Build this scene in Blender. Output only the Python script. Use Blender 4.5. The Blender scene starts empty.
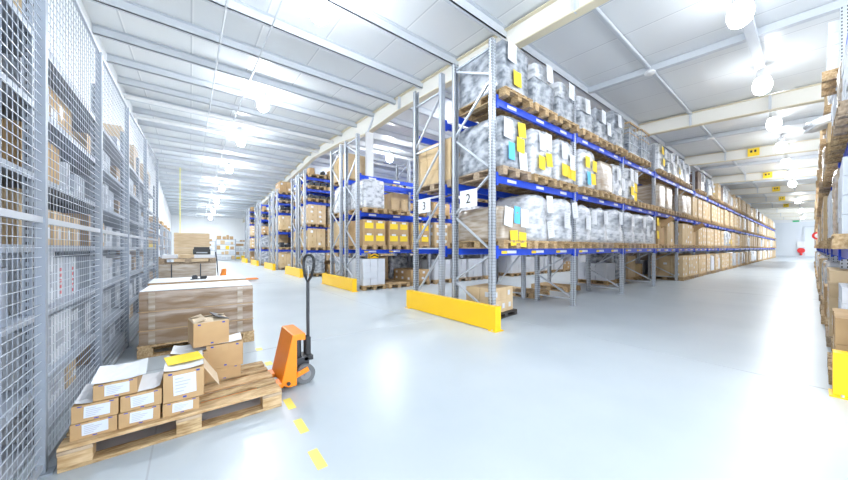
import bpy, math, random
from mathutils import Vector, Matrix, noise
D = bpy.data
C = bpy.context.scene.collection
R = math.radians

# ------------------------------------------------------------------ camera
CAMH = 1.30
cam = D.objects.new('camera', D.cameras.new('camera'))
C.objects.link(cam)
cam.location = (0, 0, CAMH)
cam.rotation_euler = (R(90), 0, R(52.2 - 90))
cam.data.sensor_width = 36
cam.data.lens = 36 * 301 / 848
cam.data.shift_y = 8 / 848
cam.data.clip_start = .05
cam.data.clip_end = 300
bpy.context.scene.camera = cam
vs = bpy.context.scene.view_settings
vs.view_transform = 'Standard'
vs.look = 'None'
vs.gamma = 1
vs.use_curve_mapping = False
vs.exposure = 1.05

# ------------------------------------------------------------------ materials
def mat(name, col, rough=.5, metal=0, var=None, scale=4, stretch=(1, 1, 1), bump=0, spec=.5, emit=None, estr=0, detail=3, contrast=(.35, .65), coat=0):
    m = D.materials.new(name)
    m.use_nodes = True
    nt = m.node_tree
    b = nt.nodes['Principled BSDF']
    b.inputs['Base Color'].default_value = (*col, 1)
    b.inputs['Roughness'].default_value = rough
    b.inputs['Metallic'].default_value = metal
    b.inputs['Specular IOR Level'].default_value = spec
    if coat:
        b.inputs['Coat Weight'].default_value = coat
        b.inputs['Coat Roughness'].default_value = .12
    if emit:
        b.inputs['Emission Color'].default_value = (*emit, 1)
        b.inputs['Emission Strength'].default_value = estr
    if var or bump:
        tc = nt.nodes.new('ShaderNodeTexCoord')
        mp = nt.nodes.new('ShaderNodeMapping')
        mp.inputs['Scale'].default_value = stretch
        nz = nt.nodes.new('ShaderNodeTexNoise')
        nz.inputs['Scale'].default_value = scale
        nz.inputs['Detail'].default_value = detail
        nt.links.new(tc.outputs['Object'], mp.inputs[0])
        nt.links.new(mp.outputs[0], nz.inputs[0])
        if var:
            cr = nt.nodes.new('ShaderNodeValToRGB')
            cr.color_ramp.elements[0].position = contrast[0]
            cr.color_ramp.elements[1].position = contrast[1]
            cr.color_ramp.elements[0].color = (*col, 1)
            cr.color_ramp.elements[1].color = (*var, 1)
            nt.links.new(nz.outputs[0], cr.inputs[0])
            nt.links.new(cr.outputs[0], b.inputs['Base Color'])
        if bump:
            bp = nt.nodes.new('ShaderNodeBump')
            bp.inputs['Strength'].default_value = bump
            bp.inputs['Distance'].default_value = .02
            nt.links.new(nz.outputs[0], bp.inputs['Height'])
            nt.links.new(bp.outputs[0], b.inputs['Normal'])
    return m

def steel_holes(name, col, pitch=.05, off=.025, half=.007):
    """painted / galvanised upright with two rows of punched slots on each face"""
    m = mat(name, col, .42, .35)
    nt = m.node_tree
    b = nt.nodes['Principled BSDF']
    tc = nt.nodes.new('ShaderNodeTexCoord')
    sp = nt.nodes.new('ShaderNodeSeparateXYZ')
    nt.links.new(tc.outputs['Object'], sp.inputs[0])
    def mth(op, a, b_=None, c=None):
        n = nt.nodes.new('ShaderNodeMath')
        n.operation = op
        for i, x in enumerate((a, b_, c)):
            if x is None: continue
            if isinstance(x, (int, float)): n.inputs[i].default_value = x
            else: nt.links.new(x, n.inputs[i])
        return n.outputs[0]
    fz = mth('FRACT', mth('MULTIPLY', sp.outputs[2], 1 / pitch))
    hz = mth('LESS_THAN', mth('ABSOLUTE', mth('SUBTRACT', fz, .5)), .26)
    hx = mth('LESS_THAN', mth('ABSOLUTE', mth('SUBTRACT', mth('ABSOLUTE', sp.outputs[0]), off)), half)
    hy = mth('LESS_THAN', mth('ABSOLUTE', mth('SUBTRACT', mth('ABSOLUTE', sp.outputs[1]), off)), half)
    h = mth('MULTIPLY', hz, mth('MAXIMUM', hx, hy))
    mx = nt.nodes.new('ShaderNodeMix')
    mx.data_type = 'RGBA'
    nt.links.new(h, mx.inputs['Factor'])
    mx.inputs['A'].default_value = (*col, 1)
    mx.inputs['B'].default_value = (.05, .055, .065, 1)
    nt.links.new(mx.outputs['Result'], b.inputs['Base Color'])
    return m

M_ = {}
def m(n): return M_[n]
M_['post'] = steel_holes('galvanised_post', (.52, .56, .62))
M_['steel'] = mat('galvanised_steel', (.55, .59, .65), .4, .4)
M_['shelf_post'] = steel_holes('shelf_post', (.30, .34, .40), .05, .0, .006)
M_['cagesteel'] = mat('cage_steel', (.30, .34, .40), .45, .2)
M_['backsteel'] = mat('shelf_back_steel', (.22, .26, .32), .5, .1)
M_['shelfsteel'] = mat('grey_shelf_steel', (.42, .46, .53), .45, .2)
M_['blue'] = mat('blue_beam_paint', (.012, .07, .62), .35)
M_['yellow'] = mat('yellow_guard_paint', (.95, .57, .01), .38)
M_['tape'] = mat('yellow_floor_tape', (.80, .70, .14), .5)
M_['wood'] = mat('pallet_wood', (.28, .17, .07), .75, var=(.56, .41, .23), scale=7, stretch=(1.5, 8, 8), bump=.15)
M_['wood2'] = mat('pallet_wood_fresh', (.40, .25, .11), .75, var=(.63, .46, .27), scale=6, stretch=(1.5, 8, 8), bump=.15)
M_['wood3'] = mat('pallet_wood_grey', (.30, .22, .15), .8, var=(.48, .37, .26), scale=6, stretch=(1.5, 8, 8), bump=.15)
M_['darkpallet'] = mat('dark_plastic_pallet', (.05, .045, .04), .6)
M_['board'] = mat('brown_cardboard', (.44, .28, .135), .7, var=(.53, .355, .18), scale=3)
M_['board2'] = mat('pale_cardboard', (.60, .44, .26), .7, var=(.67, .51, .32), scale=3)
M_['boardin'] = mat('cardboard_inside', (.62, .50, .36), .8)
M_['tapeb'] = mat('parcel_tape', (.50, .33, .16), .3)
M_['whitebox'] = mat('white_cardboard', (.64, .67, .72), .6)
M_['paper'] = mat('white_paper', (.74, .76, .80), .7)
M_['print'] = mat('grey_print', (.42, .44, .50), .7)
M_['bprint'] = mat('blue_print', (.03, .06, .35), .6)
M_['rprint'] = mat('red_print', (.75, .05, .06), .6)
M_['ypaper'] = mat('yellow_paper', (.92, .66, .04), .7)
M_['bpaper'] = mat('blue_paper', (.12, .52, .85), .7)
M_['wrapg'] = mat('grey_stretch_wrap', (.10, .12, .145), .22, var=(.50, .53, .58), scale=3.4, stretch=(1.6, 1.6, 2.6), bump=.5, detail=6, spec=.7, contrast=(.3, .62))
M_['wrapw'] = mat('white_stretch_wrap', (.24, .27, .31), .25, var=(.70, .72, .76), scale=4, stretch=(1.6, 1.6, 2.8), bump=.5, detail=6, spec=.7, contrast=(.28, .55))
M_['wrapt'] = mat('tan_stretch_wrap', (.33, .25, .17), .22, var=(.54, .47, .40), scale=2.6, stretch=(1, 1, 6), bump=.35, detail=6, spec=.8, contrast=(.35, .62))
M_['wrapb'] = mat('brown_wrapped_carton', (.26, .17, .10), .2, var=(.46, .38, .32), scale=2.2, stretch=(.8, .8, 5), bump=.3, detail=5, spec=.8, contrast=(.4, .68))
M_['bag'] = mat('white_plastic_bag', (.84, .87, .90), .3, bump=.6, scale=6)
M_['black'] = mat('black_plastic', (.02, .022, .026), .4)
M_['dark'] = mat('dark_steel', (.05, .055, .065), .35, .5)
M_['orange'] = mat('orange_paint', (.90, .25, .01), .35)
M_['rubber'] = mat('grey_rubber', (.13, .14, .15), .6)
M_['white'] = mat('white_paint', (.82, .83, .84), .5)
M_['cream'] = mat('cream_steel_paint', (.84, .83, .78), .45)
M_['tan'] = mat('tan_flange_paint', (.74, .67, .50), .5)
M_['purlin'] = mat('grey_purlin_paint', (.62, .66, .71), .45)
M_['wire'] = mat('light_grey_wire', (.54, .59, .66), .4, .2)
M_['red'] = mat('red_paint', (.75, .03, .03), .4)
M_['green'] = mat('green_sign', (.05, .5, .2), .5)
M_['bluebin'] = mat('blue_plastic_bin', (.02, .12, .60), .4)
M_['lampglass'] = mat('lit_lamp_glass', (.9, .9, .9), .4, emit=(.93, .97, 1.0), estr=15)
M_['lampbright'] = mat('bright_lamp_glass', (.9, .9, .9), .4, emit=(.93, .97, 1.0), estr=52)
M_['wallw'] = mat('white_wall_panel', (.78, .81, .84), .6, var=(.82, .85, .88), scale=.5)
M_['walll'] = mat('pale_blue_wall_panel', (.72, .76, .81), .6)

# floor: polished concrete with cloudy stains
fl = mat('polished_concrete', (.40, .455, .50), .3, var=(.50, .55, .59), scale=.8, bump=.0, detail=5, spec=.5, contrast=(.2, .8))
nt = fl.node_tree
nz2 = nt.nodes.new('ShaderNodeTexNoise'); nz2.inputs['Scale'].default_value = 2.3; nz2.inputs['Detail'].default_value = 5
rr = nt.nodes.new('ShaderNodeMapRange'); rr.inputs['To Min'].default_value = .29; rr.inputs['To Max'].default_value = .34
nt.links.new([n for n in nt.nodes if n.type == 'TEX_COORD'][0].outputs['Object'], nz2.inputs[0])
nt.links.new(nz2.outputs[0], rr.inputs['Value'])
nt.links.new(rr.outputs[0], nt.nodes['Principled BSDF'].inputs['Roughness'])
M_['floor'] = fl

# roof sheet: pale panels with a thin seam every 1.15 m
rf = mat('roof_sheet', (.76, .79, .81), .32, spec=.5)
nt = rf.node_tree
tc = nt.nodes.new('ShaderNodeTexCoord'); sp = nt.nodes.new('ShaderNodeSeparateXYZ')
a1 = nt.nodes.new('ShaderNodeMath'); a1.operation = 'MULTIPLY'; a1.inputs[1].default_value = 1 / 1.15
a2 = nt.nodes.new('ShaderNodeMath'); a2.operation = 'FRACT'
cr = nt.nodes.new('ShaderNodeValToRGB'); cr.color_ramp.interpolation = 'CONSTANT'
e = cr.color_ramp.elements
e[0].position = 0; e[0].color = (.60, .63, .66, 1); e[1].position = .02; e[1].color = (.86, .88, .89, 1)
x = e.new(.045); x.color = (.78, .81, .83, 1)
nt.links.new(tc.outputs['Object'], sp.inputs[0]); nt.links.new(sp.outputs[0], a1.inputs[0]); nt.links.new(a1.outputs[0], a2.inputs[0])
nt.links.new(a2.outputs[0], cr.inputs[0]); nt.links.new(cr.outputs[0], nt.nodes['Principled BSDF'].inputs['Base Color'])
M_['roof'] = rf

# ------------------------------------------------------------------ mesh builder
class MB:
    def __init__(s): s.v = []; s.f = []; s.mi = []; s.T = None
    def add(s, vs_, fs, mi=0):
        o = len(s.v)
        for p in vs_:
            p = Vector(p)
            s.v.append(tuple(s.T @ p) if s.T else tuple(p))
        for i, q in enumerate(fs):
            s.f.append([o + j for j in q]); s.mi.append(mi[i] if isinstance(mi, (list, tuple)) else mi)
        return s
    def box(s, x0, y0, z0, x1, y1, z1, mi=0):
        return s.add([(x0, y0, z0), (x1, y0, z0), (x1, y1, z0), (x0, y1, z0), (x0, y0, z1), (x1, y0, z1), (x1, y1, z1), (x0, y1, z1)],
                     [(0, 3, 2, 1), (4, 5, 6, 7), (0, 1, 5, 4), (1, 2, 6, 5), (2, 3, 7, 6), (3, 0, 4, 7)], mi)
    def bar(s, p, q, w, h, mi=0, up=(0, 0, 1)):
        p = Vector(p); q = Vector(q); d = (q - p).normalized(); up = Vector(up)
        if abs(d.dot(up)) > .99: up = Vector((1, 0, 0))
        x = d.cross(up).normalized() * w / 2; y = x.cross(d).normalized() * h / 2
        vv = [p - x - y, p + x - y, p + x + y, p - x + y, q - x - y, q + x - y, q + x + y, q - x + y]
        return s.add(vv, [(0, 1, 2, 3), (7, 6, 5, 4), (0, 4, 5, 1), (1, 5, 6, 2), (2, 6, 7, 3), (3, 7, 4, 0)], mi)
    def cyl(s, p, q, r, n=12, mi=0, r2=None, caps=True):
        p = Vector(p); q = Vector(q); d = (q - p).normalized()
        up = Vector((0, 0, 1)) if abs(d.z) < .9 else Vector((1, 0, 0))
        x = d.cross(up).normalized(); y = x.cross(d); r2 = r if r2 is None else r2
        vv = [p + (x * math.cos(t) + y * math.sin(t)) * r for t in [2 * math.pi * i / n for i in range(n)]]
        vv += [q + (x * math.cos(t) + y * math.sin(t)) * r2 for t in [2 * math.pi * i / n for i in range(n)]]
        fs = [(i, (i + 1) % n, n + (i + 1) % n, n + i) for i in range(n)]
        if caps: fs += [tuple(range(n))[::-1], tuple(range(n, 2 * n))]
        return s.add(vv, fs, mi)
    def tube(s, pts, r, n=8, mi=0):
        for a, b in zip(pts, pts[1:]): s.cyl(a, b, r, n, mi)
        return s
    def prism(s, poly, y0, y1, mi=0):           # poly in (x, z), extruded along y
        n = len(poly)
        vv = [(x, y0, z) for x, z in poly] + [(x, y1, z) for x, z in poly]
        return s.add(vv, [tuple(range(n)), tuple(range(n, 2 * n))[::-1]] + [(i, n + i, n + (i + 1) % n, (i + 1) % n) for i in range(n)], mi)
    def lathe(s, prof, n=20, mi=0, c=(0, 0)):
        vv = []
        for r_, z in prof:
            vv += [(c[0] + r_ * math.cos(2 * math.pi * i / n), c[1] + r_ * math.sin(2 * math.pi * i / n), z) for i in range(n)]
        fs = []
        for k in range(len(prof) - 1):
            fs += [(k * n + i, k * n + (i + 1) % n, (k + 1) * n + (i + 1) % n, (k + 1) * n + i) for i in range(n)]
        return s.add(vv, fs, mi)
    def mesh(s, name, mats, smooth=False):
        me = D.meshes.new(name); me.from_pydata(s.v, [], s.f)
        for x in mats: me.materials.append(M_[x])
        me.polygons.foreach_set('material_index', s.mi)
        if smooth: me.polygons.foreach_set('use_smooth', [True] * len(s.f))
        me.update()
        return me

def link(name, me, parent=None, loc=(0, 0, 0), rz=0, rot=None):
    o = D.objects.new(name, me); C.objects.link(o)
    o.location = loc; o.rotation_euler = rot if rot else (0, 0, rz)
    if parent: o.parent = parent
    return o
def bevel(o, w=.003, seg=2):
    b = o.modifiers.new('edge', 'BEVEL'); b.width = w; b.segments = seg; b.limit_method = 'ANGLE'
    return o
ALL_LABELS = {}
def tag(o, label, cat, group=None):
    o['label'] = label; o['category'] = cat
    if group: o['group'] = group
    ALL_LABELS.setdefault(label, []).append(group)
    return o
def thing(name, label, cat, loc=(0, 0, 0), rz=0, group=None):
    o = link(name, None, None, loc, rz)
    return tag(o, label, cat, group)
def struct(name, me, **k):
    o = link(name, me, **k); o['kind'] = 'structure'; return o
def copytree(o, parent=None):
    c = o.copy(); C.objects.link(c)
    if parent: c.parent = parent
    for ch in list(o.children): copytree(ch, c)
    return c

# ------------------------------------------------------------------ the hall
XW0, XW1, YF, YB = -1.62, 68.0, -7.0, 42.0
RIDGE = 15.5
def roofz(b):
    h = CAMH + 4.36 + .057 * (min(b, RIDGE) - 3.77)
    return h if b <= RIDGE else h - .057 * (b - RIDGE)
struct('floor', MB().box(XW0 - .2, YF, -.1, XW1, YB, 0).mesh('floor', ['floor']))
t = MB()
for y0, y1 in ((YF, RIDGE), (RIDGE, YB)):
    z0, z1 = roofz(y0) + .02, roofz(y1) + .02
    t.add([(XW0 - .2, y0, z0), (XW1 + .2, y0, z0), (XW1 + .2, y1, z1), (XW0 - .2, y1, z1), (XW0 - .2, y0, z0 + .08), (XW1 + .2, y0, z0 + .08), (XW1 + .2, y1, z1 + .08), (XW0 - .2, y1, z1 + .08)],
          [(0, 3, 2, 1), (4, 5, 6, 7), (0, 1, 5, 4), (1, 2, 6, 5), (2, 3, 7, 6), (3, 0, 4, 7)])
struct('ceiling', t.mesh('ceiling', ['roof']))
struct('wall_west', MB().box(XW0 - .2, -1.0, 0, XW0, YB, 6.4).mesh('wall', ['wallw']))
struct('wall_north', MB().box(XW0 - .2, YB, 0, XW1, YB + .2, 6.4).mesh('wall', ['wallw']))
w = MB().box(XW1, YF, 0, XW1 + .2, YB, 4.95, 0).box(XW1 - .02, YF, 4.95, XW1 + .2, YB, 6.4, 1)
struct('wall_east', w.mesh('wall', ['walll', 'white']))
struct('baseboard_east', MB().box(XW1 - .04, YF, 0, XW1, YB, .22).mesh('baseboard', ['purlin']))
# big shutter door seen at the end of the wide aisle
d = struct('door_1', MB().box(XW1 - .03, -3.4, 0, XW1 + .01, .60, 4.2).mesh('door', ['walll']))
link('door_frame', MB().box(XW1 - .06, .60, 0, XW1, .74, 4.3).box(XW1 - .06, -3.4, 4.2, XW1, .60, 4.34).mesh('door_frame', ['purlin']), d)
# floor saw cuts
n_trim = [0]
def trim(mb, mats):
    n_trim[0] += 1
    return struct('trim_%d' % n_trim[0], mb.mesh('trim', mats))
M_['cordy'] = mat('yellow_cord', (.95, .85, .05), .5)
M_['label'] = mat('printed_label', (.60, .65, .74), .6)
M_['purlin2'] = mat('grey_hub', (.22, .23, .25), .5)
M_['board3'] = mat('sandy_cardboard', (.58, .42, .23), .7, var=(.66, .50, .30), scale=3)
M_['cratewood'] = mat('pale_crate_wood', (.60, .44, .27), .7, var=(.72, .56, .37), scale=3, stretch=(1, 1, 6))
M_['joint'] = mat('saw_cut', (.40, .43, .47), .7)
for q in ((4.62, YF, 4.632, 3.6), (-.2, .4, -.19, 4.3), (XW0, 4.29, 3.6, 4.302), (3.2, 4.29, 3.21, 40), (-1, 12.5, 3.6, 12.515), (12.5, YF, 12.515, 3.2), (20.5, YF, 20.52, 3.2), (28.5, YF, 28.52, 3.2)):
    trim(MB().box(q[0], q[1], 0, q[2], q[3], .0012), ['joint'])
# steel portal rafters
RAFT = [5.0, 12.5, 18.7, 25.2, 31.6, 38.0, 44.4, 50.8, 57.2, 63.6]
def rafter(x):
    t = MB()
    ys = [YF, 0, 3.77, 7.6, 9.8, 12.0, RIDGE, 19, 30, YB]
    dep = [.43, .43, .43, .43, .62, .43, .43, .43, .43, .43]
    for (ya, da), (yb, db) in zip(zip(ys, dep), list(zip(ys, dep))[1:]):
        za, zb = roofz(ya) - .02, roofz(yb) - .02
        def slab(x0, x1, t0a, t1a, t0b, t1b, mi):
            t.add([(x0, ya, za - t1a), (x1, ya, za - t1a), (x1, yb, zb - t1b), (x0, yb, zb - t1b), (x0, ya, za - t0a), (x1, ya, za - t0a), (x1, yb, zb - t0b), (x0, yb, zb - t0b)],
                  [(0, 3, 2, 1), (4, 5, 6, 7), (0, 1, 5, 4), (1, 2, 6, 5), (2, 3, 7, 6), (3, 0, 4, 7)], mi)
        slab(x - .09, x + .09, -.0, .02, -.0, .02, 1)
        slab(x - .012, x + .012, .02, da - .02, .02, db - .02, 0)
        slab(x - .09, x + .09, da - .02, da, db - .02, db, 1)
    return t
for i, x in enumerate(RAFT):
    r_ = trim(rafter(x), ['cream', 'tan'])
    for y in (.7, 2.35, 7.6):
        link('stiffener', MB().bar((x - .05, y, roofz(y) - .02), (x - .05, y, roofz(y) - .45), .05, .07).mesh('stiffener', ['purlin']), r_)
    if i < 3:
        zc = roofz(9.8) - .6
        c = struct('wall_column', MB().box(x - .13, 9.54, 0, x + .13, 9.555, zc).box(x - .13, 9.65, 0, x + .13, 9.665, zc).box(x - .012, 9.55, 0, x + .012, 9.65, zc).mesh('column', ['white']))
        link('knee_brace', MB().bar((x, 9.2, roofz(9.2) - .05), (x - .1, 9.5, zc - .05), .05, .05).mesh('knee_brace', ['purlin']), c)
# purlins: run the length of the hall on the underside of the sheet
def zpurlin(y, x0, x1, dpt=.18):
    z = roofz(y) + .01
    return MB().box(x0, y - .012, z - dpt, x1, y + .012, z).box(x0, y - .012, z - dpt, x1, y + .07, z - dpt + .012).box(x0, y - .07, z - .012, x1, y + .012, z)
ys = [3.75 + 1.37 * k for k in range(28)]
for y in ys:
    if y > YB - .5: break
    trim(zpurlin(y, XW0, XW1, .18), ['purlin'])
trim(MB().cyl((XW0, RIDGE - .55, roofz(RIDGE - .6) - .26), (XW1, RIDGE - .55, roofz(RIDGE - .6) - .26), .06, 8).cyl((XW0, 13.0, roofz(13) - .2), (XW1, 13.0, roofz(13) - .2), .07, 8), ['white'])
# braces parallel to the rafters between the portals, over the wide aisle
for a, b in zip(RAFT, RAFT[1:]):
    x = a + 3.6 if b - a > 7 else (a + b) / 2
    za, zb = roofz(YF), roofz(3.75)
    trim(MB().bar((x, YF, za - .06), (x, 3.75, zb - .06), .12, .14), ['purlin'])
for x in (1.25, .5):
    t = MB()
    for y0, y1 in ((YF, RIDGE), (RIDGE, YB - .1)): t.cyl((x, y0, roofz(y0) - .2), (x, y1, roofz(y1) - .2), .018, 8)
    trim(t, ['purlin'])
cdt = trim(MB().cyl((5.1, 2.33, roofz(2.33) - .05), (XW1, 2.33, roofz(2.33) - .05), .028, 8).bar((5.1, 2.38, roofz(2.38) - .03), (XW1, 2.38, roofz(2.38) - .03), .05, .05), ['purlin'])
for x in (8.6, 15.6, 22):
    tag(link('smoke_detector', MB().lathe([(.001, 0), (.1, 0), (.12, .03), (.1, .07), (.001, .08)], 16).mesh('smoke_detector', ['white'], True), None, (x, 2.35, roofz(2.35) - .16)),
        'small white round smoke detector on the conduit %s' % {8.6: 'at the brace past the first rafter', 15.6: 'at the brace past the second rafter', 22: 'at the brace past the third rafter'}[x], 'smoke detector', 'smoke detectors on the conduit')

# lamps ------------------------------------------------------------
def lamp_mesh():
    hous = MB().lathe([(.001, .30), (.07, .30), (.09, .26), (.10, .14), (.13, .10), (.001, .10)], 20).mesh('lamp_housing', ['white'], True)
    glass = MB().lathe([(.10, .11), (.135, .06), (.155, -.03), (.155, -.12), (.125, -.21), (.06, -.26), (.001, -.265)], 24).mesh('lamp_glass', ['lampglass'], True)
    hook = MB().cyl((0, 0, .29), (0, 0, .5), .012, 6).mesh('lamp_hook', ['steel'])
    gl2 = glass.copy(); gl2.materials[0] = M_['lampbright']
    return hous, glass, hook, gl2
LM = lamp_mesh()
LDATA = {}
def lamp(x, y, label, group, drop=.40, watt=60):
    z = roofz(y) - drop
    t = thing('high_bay_lamp', label, 'lamp', (x, y, z), 0, group)
    link('lamp_housing', LM[0], t); g = link('lamp_glass', LM[1] if abs(y - .7) < .01 else LM[3], t); h = link('hook', LM[2], t)
    h.scale.z = (drop - .28) / .21; h.location.z = .29 - .29 * h.scale.z
    ld = LDATA.get(watt)
    if not ld:
        ld = LDATA[watt] = D.lights.new('lamp_light', 'AREA'); ld.shape = 'DISK'; ld.size = .3; ld.energy = watt; ld.color = (.93, .97, 1)
    link('lamp_light', ld, t, (0, 0, -.29))
    return t
o1 = ['first', 'second', 'third', 'fourth', 'fifth', 'sixth', 'seventh', 'eighth', 'ninth', 'tenth', 'eleventh', 'twelfth']
k = 0
for i in range(-1, 16):
    if i > 5 and i % 3: continue
    x = 6.9 + 3.45 * i
    if i < 0: lab, g = 'glowing white lamp over the wide aisle above the photographer', 'lamps over the wide aisle'
    elif i < 5: lab, g = 'glowing lamp over the wide aisle floor, %s from the front of the row' % o1[i], 'lamps over the wide aisle'
    else: lab, g = 'small glowing lamp far down the wide aisle, past the fifth lamp', 'far lamps over the wide aisle'
    lamp(x, .7, lab, g, watt=18 if i < 4 else 75)
for i, y in enumerate((4.9, 9.7, 14.5, 19.3, 24.1, 28.9, 33.7, 38.5)):
    lamp(1.65, y, 'glowing ceiling lamp over the cross aisle beside the wire cage, %s along' % o1[i], 'lamps over the cross aisle', .5, 40 if i < 2 else 90)
for y in (6.95, 12.35, 17.8, 23.2, 28.6):
    for x in (7.5, 13.5, 19.5):
        lamp(x, y, 'glowing ceiling lamp hanging over the narrow aisles between the blue rack rows', 'lamps between the rack rows', .5, 65)
# channel between the two nearest lamps of the wide aisle
for x0 in (7.35, ):
    trim(MB().bar((x0, .7, roofz(.7) - .16), (x0 + 2.6, .7, roofz(.7) - .16), .14, .12), ['purlin'])

# yellow rafter signs
for i, x in enumerate(RAFT[2:7]):
    z = roofz(1.5) - .23
    s_ = tag(link('rafter_sign', MB().box(-.008, -.17, -.15, 0, .17, .17).mesh('rafter_sign', ['ypaper']), None, (x - .095, 1.5, z)),
             'small yellow square sign on the %s white rafter over the wide aisle' % o1[i + 2], 'sign', 'yellow rafter signs')
    link('sign_mark', MB().box(-.011, -.08, 0, -.008, -.02, .1).box(-.011, .03, 0, -.008, .10, .1).mesh('sign_mark', ['dark']), s_)

# ------------------------------------------------------------------ rack pieces
BAY = 2.8
LV = [0, 1.29, 2.53, 3.83]
PH = 4.8
post_me = MB().box(-.05, -.04, 0, .05, -.035, PH).box(-.05, -.04, 0, -.044, .04, PH).box(.044, -.04, 0, .05, .04, PH).box(-.05, .034, 0, -.02, .04, PH).box(.02, .034, 0, .05, .04, PH).box(-.07, -.06, 0, .07, .07, .008).mesh('post', ['post'])
def braces(depth, hor=False):
    t = MB()
    if not hor:
        nodes = [(0, .15), (1, .68), (0, 1.22), (1, 1.92), (0, 2.6), (1, 3.38), (0, 4.2), (1, 4.68)]
        for (a, za), (b, zb) in zip(nodes, nodes[1:]):
            t.bar((0, a * depth, za), (0, b * depth, zb), .03, .04, up=(1, 0, 0))
        t.bar((0, 0, 4.68), (0, depth, 4.68), .03, .04, up=(1, 0, 0)).bar((0, 0, .15), (0, depth, .15), .03, .04, up=(1, 0, 0))
    else:
        zs = [.12, 1.29, 2.35, 3.4, 4.45]
        for z in zs: t.bar((0, 0, z), (0, depth, z), .03, .04, up=(1, 0, 0))
        for za, zb in zip(zs, zs[1:]): t.bar((0, 0, za + .08), (0, depth, zb), .03, .04, up=(1, 0, 0))
    return t.mesh('brace', ['steel'])
BR = {}
def brace_me(d, hor):
    if (d, hor) not in BR: BR[(d, hor)] = braces(d, hor)
    return BR[(d, hor)]
beam_me = MB().box(.05, -.025, -.12, BAY - .05, .025, 0).box(.05, -.03, -.15, .056, .03, .05).box(BAY - .056, -.03, -.15, BAY - .05, .03, .05).box(.05, -.045, -.17, .10, -.025, .05).box(BAY - .1, -.045, -.17, BAY - .05, -.025, .05).mesh('beam', ['blue'])
lab_me = MB().box(0, -.029, -.085, .26, -.0255, -.035, 0).mesh('price_strip', ['paper'])
ladj = 0
laby_me = MB().box(0, -.029, -.09, .15, -.0255, -.04, 0).mesh('yellow_strip', ['ypaper'])

def rack(name, label, x0, y0, depth, nb, hor=False, flip=False, levels=(1, 2, 3), nlab=8, lv=LV, group=None, nlast=None):
    """a run of pallet racking along x; y0 = its front face towards -y (or +y when flip)"""
    t = thing(name, label, 'pallet rack', (x0, y0, 0), 0, group)
    s = -1 if flip else 1
    for k in range(nb + 1):
        f_ = link('upright_frame', brace_me(depth, hor), t, (k * BAY, 0, 0))
        if flip: f_.scale.y = -1
        link('post', post_me, f_, (0, .04, 0)); p = link('post', post_me, f_, (0, depth - .04, 0)); p.rotation_euler.z = math.pi
    rest = MB()
    for k in range(nb):
        for L in levels:
            if nlast and k >= nlast and L == 3: continue
            b = link('beam', beam_me, t, (k * BAY, s * .03, lv[L]))
            if flip: b.scale.y = -1
            if k < nlab:
                for q in range(3): link('price_strip', lab_me, b, (.36 + .9 * q, 0, 0))
                if L == 1:
                    for q in range(3): link('yellow_strip', laby_me, b, (.2 + .9 * q, 0, 0))
            if k < 9:
                r_ = link('beam', beam_me, t, (k * BAY, s * (depth - .03), lv[L]))
                if not flip: r_.scale.y = -1
            else: rest.box(k * BAY + .05, s * (depth - .05), lv[L] - .12, (k + 1) * BAY - .05, s * (depth - .01), lv[L])
    if rest.v:
        o = link('rear_beams', rest.mesh('rear_beams', ['blue']), t); o['kind'] = 'stuff'
    return t
rack('pallet_rack', 'long blue and grey pallet rack with sign 2 on its end, facing the wide aisle', 4.0, 3.25, .97, 22)
rack('pallet_rack', 'blue and grey pallet rack with sign 3, backed against rack 2', 4.0, 5.49, .96, 10, hor=True, flip=True, nlab=0)
ROWS = [8.5, 13.9, 19.35, 24.8, 30.2]
LV2 = [0, 1.25, 2.40, 3.55]
LV3 = [0, 1.2, 2.26, 3.4, 3.98, 4.5]
for i, y in enumerate(ROWS):
    nb = [7, 4, 3, 3, 3][i]
    rn = o1[i + 1]; lvv = LV2 if i == 0 else LV3; ll = (1, 2, 3) if i == 0 else (1, 2, 3, 4, 5)
    rack('pallet_rack', 'blue and grey pallet rack, front half of the %s double row from the signs' % rn, 4.05, y, .93, nb, lv=lvv, levels=ll, nlab=2 if i == 0 else 0)
    rack('pallet_rack', 'blue and grey pallet rack, back half of the %s double row from the signs' % rn, 4.05, y + 2.2, .93, nb, flip=True, lv=lvv, levels=ll, nlab=0)
rack('pallet_rack', 'blue and grey pallet rack cut off by the picture edge, facing rack 2', 4.7, -.25, .97, 14, flip=True, nlab=0)

# yellow end guards
def guard(x, y0, y1, label):
    g = thing('end_guard', label, 'rack guard', (x, y0, 0), 0, 'yellow rack end guards')
    W = y1 - y0
    link('guard_plate', MB().prism([(0, .012), (.02, .012), (.02, .35), (.1, .37), (.1, .385), (0, .385), (0, .36)], 0, W).mesh('guard_plate', ['yellow']), g)
    for yy in (0, W - .1):
        link('bracket', MB().box(.003, yy + .002, 0, .14, yy + .1, .383).box(-.03, yy - .03, 0, .17, yy + .12, .012).mesh('bracket', ['yellow']), g)
        link('anchor_bolt', MB().cyl((-.018, yy + .05, .012), (-.018, yy + .05, .03), .01, 8).mesh('anchor_bolt', ['steel']), g)
guard(3.72, 3.0, 5.42, 'long yellow steel guard on the floor at the racks marked 2 and 3')
for i, y in enumerate(ROWS):
    guard(3.77, y - .2, y + 2.4, 'yellow steel guard at the end of the %s double rack row' % o1[i + 1])
guard(4.46, -2.6, -.112, 'yellow steel guard at the end of the rack cut by the picture edge')

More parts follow.
